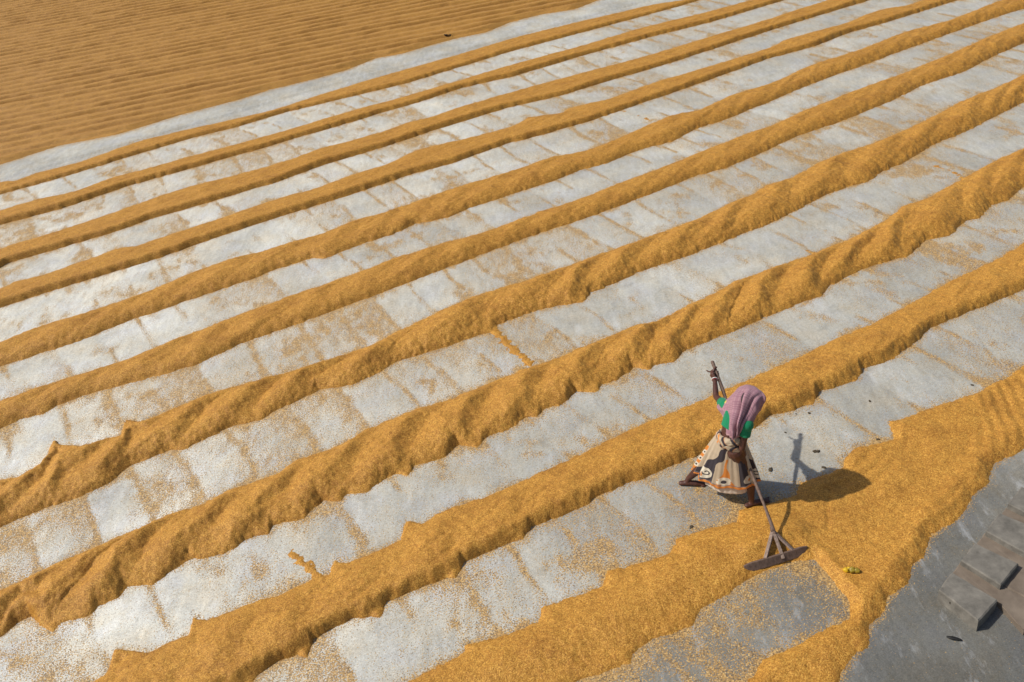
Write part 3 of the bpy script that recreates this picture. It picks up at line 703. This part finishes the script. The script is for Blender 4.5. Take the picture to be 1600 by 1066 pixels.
# signed position across the visible half: -1 left end .. +1 right end
xq = -ca*np.ones_like(t)
CREAM = np.array([.47, .375, .26]); ORANGE = np.array([.62, .21, .03]); DARK = np.array([.035, .028, .035]); WHITE = np.array([.66, .60, .47]); RUST = np.array([.5, .2, .06])
C = np.ones(G.shape)*CREAM
def paint(mask, c): C[mask] = c
frnt = np.sin(np.pi+an)*np.ones_like(t) > -2
th_ = np.degrees(np.arccos(np.clip(xq, -1, 1)))/180          # 1 left .. 0 right, angular position
pq = 1-th_                                                   # 0 left .. 1 right
side = np.where(-sa*np.ones_like(t) >= 0, 0, 1)
pq = pq+side*.37                                             # the far side repeats the pattern, shifted
pq = pq % 1.0
def circ(cx, cy, r): return np.hypot((pq-cx)*1.15, (wd-cy)) < r
wob = .02*np.sin(wd*21)+.015*np.sin(pq*40)
paint((pq < .085+wob) & (wd > .35), ORANGE)
for cy_ in (.50, .66, .82): paint(np.hypot((pq-.03)*1.5, wd-cy_) < .048, WHITE); paint(np.hypot((pq-.03)*1.5, wd-cy_) < .018, DARK)
paint((np.abs(pq-(.60-.42*wd+wob)) < .045+.10*np.clip(wd-.35, 0, 1)*np.clip(1.1-wd, 0, 1)*3) & (wd > .05) & (pq < .55), DARK)
paint((wd > .62) & (pq > .16) & (pq < .42) & (wd > .93-.9*(pq-.1)), DARK)
paint(circ(.30, .80, .115), WHITE)
r_ = np.hypot((pq-.325)*1.15, wd-.78); aa = np.arctan2(wd-.78, pq-.325)
paint((r_ < .07) & (np.abs(r_-(.018+.045*((aa+np.pi)/(2*np.pi)))) < .011), DARK)
paint(circ(.265, .86, .035), RUST)
paint((np.abs(pq-.56-wob*.5) < .02+.20*np.clip(wd-.55, 0, 1)) & (wd > .38), ORANGE)
paint(circ(.55, .86, .098), WHITE); paint(circ(.55, .86, .038), DARK)
paint((circ(.55, .86, .098)) & ~circ(.555, .845, .084) & (np.sin(wd*60+pq*30) > .5), RUST)
paint((pq > .73) & (pq < .86) & (wd < .95), DARK)
paint((pq > .60) & (pq < .66) & (wd > .15) & (wd < .55) & (np.abs(pq-.63) < .006), np.array([.40, .33, .24]))
paint(circ(.84, .83, .085), WHITE*.85); paint(circ(.85, .84, .032), RUST)
paint(wd > .955+.008*np.sin(pq*50), ORANGE)
paint((wd > .935) & (wd < .95), DARK*2+.1)
skirt = grid_mesh('sari_skirt', G, MCL, person, True, C)
# underskirt showing below the hem
t2 = np.linspace(.90, 1.07, 10)[:, None]
cen2 = WST[None, None, :]*(1-t2[..., None])+HEMC*t2[..., None]+np.array([.01, -.012, -.012])*t2[..., None]
ra2 = .10+.165*t2; rb2 = .085+.082*t2
G2 = cen2+(MAJ*((ra2+.5*pl[-1:])*ca)[..., None]+MIN*((rb2+.5*pl[-1:])*sa)[..., None])
G2[..., 2] -= .03*np.clip(-sa, 0, 1)*np.clip(1-ca**2, 0, 1)*(t2 > .9)
MUN = cloth_mat('underskirt_cotton', False, (.60, .50, .40))
grid_mesh('underskirt', G2, MUN, person, True)
# rolled waist of the sari: bunched band running round the hips, higher at the left
def band(name, c, nrmv, r1, r2, thick, hgt, seedc, mat_pal):
    nu, nv_ = 40, 220
    n_ = nrm(nrmv); x_ = nrm(MAJ-n_*(MAJ@n_)); y_ = np.cross(n_, x_)
    a = np.linspace(0, 2*np.pi, nv_, endpoint=False)[None, :]; b = np.linspace(0, 2*np.pi, nu+1)[:, None]
    rr = 1+.10*np.sin(a*7+b*2+seedc)+.06*np.sin(a*13-b*3); ro = thick*rr*np.cos(b); zo = hgt*rr*np.sin(b)
    G_ = c+x_*(((r1+ro)*np.cos(a))[..., None])+y_*(((r2+ro)*np.sin(a))[..., None])+n_*(zo+.012*np.sin(a*3+seedc))[..., None]
    Cc = np.ones(G_.shape)*CREAM; pa_ = a*9/(2*np.pi)+.35*np.sin(b+seedc); fr = pa_-np.floor(pa_)
    Cc[(fr < .30)] = DARK; Cc[(fr > .3) & (fr < .36)] = RUST; Cc[(np.abs(fr-.62) < .09) & (np.sin(b+a*2) > .2)] = ORANGE
    return grid_mesh(name, G_, MCL, person, True, Cc, .002)
band('waist_roll', np.array([2.10, 7.785, .885]), [.15, .25, 1], .125, .105, .030, .045, .3, None)
band('waist_fold', np.array([2.105, 7.79, .845]), [.35, -.15, 1], .140, .118, .020, .035, 1.9, None)
# blouse
MBL = cloth_mat('green_cotton', False, (.008, .20, .085))
bp = [tube([WST+UP*.07, CH, CH+UP*.05, NK-np.array([.02, 0, .035])], [.120, .136, .120, .07], 18, flat=(FW, .8), cap=False),
      tube([CH+UP*.045+LF*.04, SL, SL+(EL-SL)*.33], [.070, .062, .056], 14, cap=False),
      tube([CH+UP*.045-LF*.04, SR+UP*.002, SR+(ER-SR)*.45], [.072, .072, .058], 14, cap=False), ball(SR+UP*.004, .070)]
remeshed('blouse', join(*bp), .006, MBL, person, 2)
# sari end thrown over the far shoulder, seen as a strip at her left side
pts = [WST+LF*.11+UP*.02, CH+LF*.115-UP*.02, CH+LF*.11+UP*.06, SL-LF*.04+UP*.05]
v_, f_ = tube(pts, [.03, .026, .026, .03], 12, flat=(LF, .4)); MYE = cloth_mat('yellow_edge_cotton', False, (.58, .42, .10))
put(mesh_obj('sari_end', v_, f_, MYE), person)
# head cloth
def P3(px, py, z): return g(px, py, z)
NET = [[(1150,613,1.20),(1160,604,1.33),(1180,605,1.405),(1196,622,1.37),(1189,641,1.20)],
       [(1141,622,1.17),(1152,609,1.33),(1170,606,1.435),(1190,620,1.395),(1185,645,1.19)],
       [(1131,629,1.15),(1143,622,1.29),(1161,617,1.420),(1181,630,1.365),(1181,652,1.17)],
       [(1121,636,1.12),(1139,640,1.215),(1156,640,1.300),(1171,650,1.245),(1176,660,1.12)],
       [(1129,649,1.08),(1139,655,1.16),(1151,660,1.205),(1163,667,1.15),(1171,667,1.06)],
       [(1132,665,1.03),(1139,671,1.08),(1150,676,1.09),(1159,677,1.06),(1166,671,1.01)],
       [(1134,678,.98),(1140,684,1.00),(1147,686,1.005),(1155,683,.99),(1164,674,.96)]]
N_ = np.array([[P3(*p) for p in r_] for r_ in NET])
def spl(P_, n):
    """uniform Catmull-Rom through the rows of P_ (axis 0)"""
    Pp = np.concatenate([[2*P_[0]-P_[1]], P_, [2*P_[-1]-P_[-2]]]); m_ = len(P_)-1; out = []
    for x in np.linspace(0, m_, n):
        i = min(int(x), m_-1); f = x-i; a, b, c_, d = Pp[i], Pp[i+1], Pp[i+2], Pp[i+3]
        out.append(.5*((2*b)+(-a+c_)*f+(2*a-5*b+4*c_-d)*f*f+(-a+3*b-3*c_+d)*f**3))
    return np.array(out)
S1 = spl(N_, 110); S2 = spl(S1.transpose(1, 0, 2), 100).transpose(1, 0, 2)
du = np.gradient(S2, axis=0); dw = np.gradient(S2, axis=1); nn = np.cross(du, dw); nn /= np.linalg.norm(nn, axis=2)[..., None]
nn = np.where((nn[..., 2].mean() > 0), nn, -nn)
uu, ww = np.meshgrid(np.linspace(0, 1, 110), np.linspace(0, 1, 100), indexing='ij')
def gs(x, s_): return np.exp(-(x/s_)**2)
lo_ = sstep(.35, .75, uu)
lo_ = sstep(.12, .45, uu); fold = 1.9*lo_*(.016*gs(ww-.34-.10*uu, .04)-.022*gs(ww-.46-.06*uu, .032)+.016*gs(ww-.58+.05*uu, .04)-.022*gs(ww-.72+.10*uu, .032)+.010*gs(ww-.86, .05)-.010*gs(ww-.18, .05))
fold += .009*fbm(uu*6, ww*11, 701, 4)+.0035*np.sin(ww*38+4*uu)*lo_+.006*(1-lo_)*gs(uu-.05, .04)
S2 = S2+nn*fold[..., None]+np.array([0, 0, .004])
mv = NT('mauve_checked_cotton', .9, .15); mv.b.inputs['Sheen Weight'].default_value = .1
at = mv.n('ShaderNodeVertexColor', layer_name='print'); t_ = mv.n('ShaderNodeTexCoord')
cN = mv.mix(.5, at.outputs['Color'], mv.ramp(mv.noise(t_.outputs['Object'], 30, 4), [(.3, (.8, .78, .8)), (.7, (1.1, 1.1, 1.1))]), 'MULTIPLY')
mv.l(cN, mv.b.inputs['Base Color']); mv.bump(mv.noise(t_.outputs['Object'], 240, 2), .35, .002)
C3 = np.ones(S2.shape)*np.array([.34, .185, .215])
C3[(np.sin(ww*2*np.pi*26) > .62)] = np.array([.40, .24, .26]); C3[(np.sin(uu*2*np.pi*34) > .72)] = np.array([.27, .14, .175])
C3[((uu > .965))] = np.array([.45, .27, .27])
grid_mesh('head_scarf', S2, mv.m, person, False, C3, .004)
# hair under the cloth
MH = NT('hair', .45, .5); MH.b.inputs['Base Color'].default_value = (.012, .010, .010, 1)
v_, f_ = join(ball(HD-FW*.014+UP*.012, (.078, .080, .100)), ball(HD-FW*.085-UP*.03, (.038, .04, .038)))
remeshed('hair', (v_, f_), .006, MH.m, person, 1)
# bangles
def torus(c, ax, R_, r):
    x, y = frame(ax); V_ = []; Fc = []; A_, B_ = 28, 8
    for i in range(A_):
        a = 2*math.pi*i/A_; rad_ = math.cos(a)*x+math.sin(a)*y
        for j in range(B_):
            b = 2*math.pi*j/B_; V_.append(c+rad_*(R_+r*math.cos(b))+nrm(ax)*r*math.sin(b))
    for i in range(A_):
        for j in range(B_): Fc.append((i*B_+j, ((i+1) % A_)*B_+j, ((i+1) % A_)*B_+(j+1) % B_, i*B_+(j+1) % B_))
    return V_, Fc
MBG = NT('shell_bangle', .3, .5); MBG.b.inputs['Base Color'].default_value = (.72, .68, .64, 1)
MBR = NT('red_bangle', .3, .5); MBR.b.inputs['Base Color'].default_value = (.35, .03, .03, 1)
for wv, ev in ((WL, EL), (WR, ER)):
    d_ = nrm(ev-wv)
    v_, f_ = torus(wv+d_*.004, d_, .030, .0050); put(mesh_obj('bangle', v_, f_, MBG.m), person)
    v_, f_ = torus(wv+d_*.019, d_, .030, .0030); put(mesh_obj('bangle', v_, f_, MBR.m), person)

# ------------------------------------------------------------ grey blocks at the edge of the apron
MBK = simple_noise('grey_block_cement', (.10, .092, .078), (.24, .22, .185), 7, .85, .4, .006)
MBB = simple_noise('brown_cement', (.13, .10, .075), (.23, .185, .14), 5, .85, .4, .006)
MD0 = simple_noise('broken_cement', (.02, .017, .013), (.07, .055, .04), 30, .95, .9, .01)
def prism(name, tops, zt, zb, mat, label, cat, group, chips=0):
    T_ = [g(*p, zt) for p in tops]; c_ = sum(T_)/len(T_)
    e1 = nrm(T_[1]-T_[0]); 
    V_ = []; Fc = []; n = len(T_); K = 6
    ring = []
    for i in range(n):
        a, b = T_[i], T_[(i+1) % n]
        for j in range(K): ring.append(a+(b-a)*j/K)
    m_ = len(ring); rr_ = random.Random(name+label)
    for zz in (zt, zt-.012, zb):
        for p in ring:
            q_ = p-c_; k = 1-(.012/np.linalg.norm(q_) if zz == zt else 0)
            o_ = c_+q_*k+np.array([rr_.uniform(-.003, .003), rr_.uniform(-.003, .003), 0]); V_.append([o_[0], o_[1], zz+(rr_.uniform(-.003, .001) if zz == zt else 0)])
    for l_ in (0, 1):
        for i in range(m_): Fc.append((l_*m_+i, l_*m_+(i+1) % m_, (l_+1)*m_+(i+1) % m_, (l_+1)*m_+i))
    Fc.append(tuple(range(m_))); 
    o = mesh_obj(name, V_, Fc, mat, smooth=False)
    o.location = (0, 0, 0)
    return tag(o, label, cat, group)
BH = .14
prism('concrete_block', [(1467,921),(1487,893),(1559,937),(1529,970)], BH, -.02, MBK, 'grey concrete block with a chipped left corner, nearest end of the row of blocks', 'block', 'grey concrete blocks in a row')
cb = bpy.data.objects['concrete_block']
for i_, (px, py, sz) in enumerate(((1471, 927, .020), (1478, 934, .014), (1487, 941, .022))):
    V_, Fc = ball((0, 0, 0), 1, 12, 8); V_ = np.array(V_); V_ = V_*(1+.6*fbm(V_[:, 0]*2+i_, V_[:, 1]*2+V_[:, 2], 61+i_, 3))[:, None]*np.array([sz, sz*.8, sz])
    o = mesh_obj('chip', V_, Fc, MD0, cb); q_ = g(px, py, .085); o.location = tuple(q_)
prism('concrete_block', [(1502,875),(1523,848),(1592,880),(1564,914)], BH-.01, -.02, MBK, 'second grey concrete block from the chipped one, between two brown slabs', 'block', 'grey concrete blocks in a row')
prism('concrete_block', [(1540,829),(1562,801),(1640,833),(1610,868)], BH-.01, -.02, MBK, 'third grey concrete block from the chipped one, cut by the picture edge', 'block', 'grey concrete blocks in a row')
prism('concrete_block', [(1575,786),(1596,760),(1680,790),(1652,826)], BH-.01, -.02, MBK, 'farthest grey concrete block, at the right edge of the picture', 'block', 'grey concrete blocks in a row')
GZ = BH-.075
prism('cement_slab', [(1487,897),(1501,877),(1652,962),(1600,985),(1561,941)], GZ, -.02, MBB, 'brown cement slab between the chipped block and the second block', 'slab', 'brown cement slabs between the blocks')
prism('cement_slab', [(1524,852),(1539,832),(1680,905),(1655,960),(1566,914),(1592,880)], GZ-.004, -.02, MBB, 'brown cement slab between the second and third grey blocks', 'slab', 'brown cement slabs between the blocks')
prism('cement_slab', [(1562,806),(1575,790),(1700,850),(1690,900)], GZ-.008, -.02, MBB, 'brown cement slab between the third and the farthest grey blocks', 'slab', 'brown cement slabs between the blocks')

# ------------------------------------------------------------ small litter
def clod(name, px, py, size, mat, label, cat, flat=.5, seed=1, el=1.0, rot=0.0, z=0.0):
    r_ = np.random.default_rng(seed); V_, Fc = ball((0, 0, 0), 1, 14, 9); V_ = np.array(V_)
    nz = 1+.85*fbm(V_[:, 0]*2.1+seed, V_[:, 1]*2.1+V_[:, 2]*1.3, seed, 4); V_ = V_*nz[:, None]*np.array([size*el, size, size*flat])
    c, s_ = math.cos(rot), math.sin(rot); V_ = np.stack([V_[:, 0]*c-V_[:, 1]*s_, V_[:, 0]*s_+V_[:, 1]*c, V_[:, 2]], 1)
    V_ = V_*(.8 if cat == 'clod' else 1)
    o = mesh_obj(name, V_, Fc, mat); p = g(px, py); o.location = (p[0], p[1], size*flat*.5+z)
    return tag(o, label, cat)
MD = simple_noise('dry_dung', (.035, .028, .018), (.12, .09, .055), 30, .95, .9, .01)
MDK = simple_noise('dark_rubber', (.006, .006, .006), (.02, .02, .018), 20, .6, .3, .002)
for i, (px, py, sz, el, lab) in enumerate([
    (1275, 706, .030, 1.4, 'largest dark dung clod, beside the tip of the raised arm shadow'),
    (1204, 734, .026, 1.6, 'dark flat clod just right of the hand holding the rake low'),
    (1287, 731, .022, 1.5, 'small dark clod at the edge of the shadow of the arm'),
    (1264, 646, .018, 1.0, 'small brown crumb near the grain row edge above the arm shadow'),
    (1244, 647, .015, 1.0, 'tiny brown crumb left of another by the broad grain row'),
    (1372, 687, .016, 1.6, 'tiny dark twig like crumb at the border of the grain fan'),
    (1359, 627, .015, 1.5, 'tiny dark crumb midway between grain row and grain fan'),
    (1519, 602, .016, 1.7, 'tiny dark crumb on yellowish concrete above the grain fan'),
    (1080, 824, .020, 1.5, 'grey brown clod on bare concrete left of the rear foot'),
    (1227, 676, .014, 1.2, 'tiny grey crumb on concrete right of the woman\'s shoulder')]):
    clod('dung_clod', px, py, sz, MD, lab, 'clod', .45, i+3, el, i*1.3)
# yellow crumpled scrap
MY = simple_noise('yellow_scrap_leaf', (.50, .30, .005), (.80, .52, .02), 14, .5, .6, .004, spec=.5)
MY2 = simple_noise('olive_scrap_leaf', (.14, .10, .01), (.42, .30, .02), 14, .5, .6, .004, spec=.5)
root = bpy.data.objects.new('marigold_scrap', None); link(root); p = g(1330, 899); root.location = (p[0], p[1], .055)
tag(root, 'small crumpled yellow and olive scrap lying on the grain right of the rake', 'scrap')
for (dx, dy, sz, mt, nm, sd_) in ((-.055, .008, .030, MY, 'yellow_petal', 21), (.0, -.004, .036, MY2, 'olive_petal', 22), (.045, -.016, .030, MY2, 'olive_petal', 24), (-.02, .02, .024, MY, 'yellow_petal', 23)):
    V_, Fc = ball((0, 0, 0), 1, 14, 9); V_ = np.array(V_); nz = 1+.5*fbm(V_[:, 0]*2+sd_, V_[:, 1]*2+V_[:, 2]*2, sd_, 3)
    V_ = V_*nz[:, None]*np.array([sz, sz*.8, sz*.75])
    o = mesh_obj(nm, V_, Fc, mt, root); o.location = (dx, dy, .018)
V_, Fc = tube([(-.05, .025, 0), (-.02, .005, .004), (.02, -.012, .003), (.048, -.026, 0)], [.011, .019, .016, .010], 12, flat=((0, 0, 1), .6))
o = mesh_obj('black_scrap', V_, Fc, MDK); p = g(1491, 999); o.location = (p[0], p[1], .012)
tag(o, 'small black scrap lying alone on the grey apron below the blocks', 'scrap')
for (px, py, lab) in ((698, 59, 'left one of two tiny black birds on the furrowed grain by the kerb'), (704, 59, 'right one of two tiny black birds on the furrowed grain by the kerb')):
    p = g(px, py, .05); v_, f_ = join(ball((0, 0, .055), (.09, .04, .045)), ball((.085, 0, .10), .028), tube([(-.07, 0, .05), (-.15, 0, .03)], [.02, .01], 8),
        tube([(.1, 0, .1), (.135, 0, .095)], [.008, .003], 6), tube([(.0, .015, .03), (.005, .015, -.02)], [.005, .005], 6), tube([(.0, -.015, .03), (.005, -.015, -.02)], [.005, .005], 6))
    o = mesh_obj('bird', np.array(v_)*.55, f_, MDK); o.location = (p[0], p[1], .09); o.rotation_euler = (0, 0, (px % 5)*1.1); tag(o, lab, 'bird', 'black birds on the grain')
print('scene built')
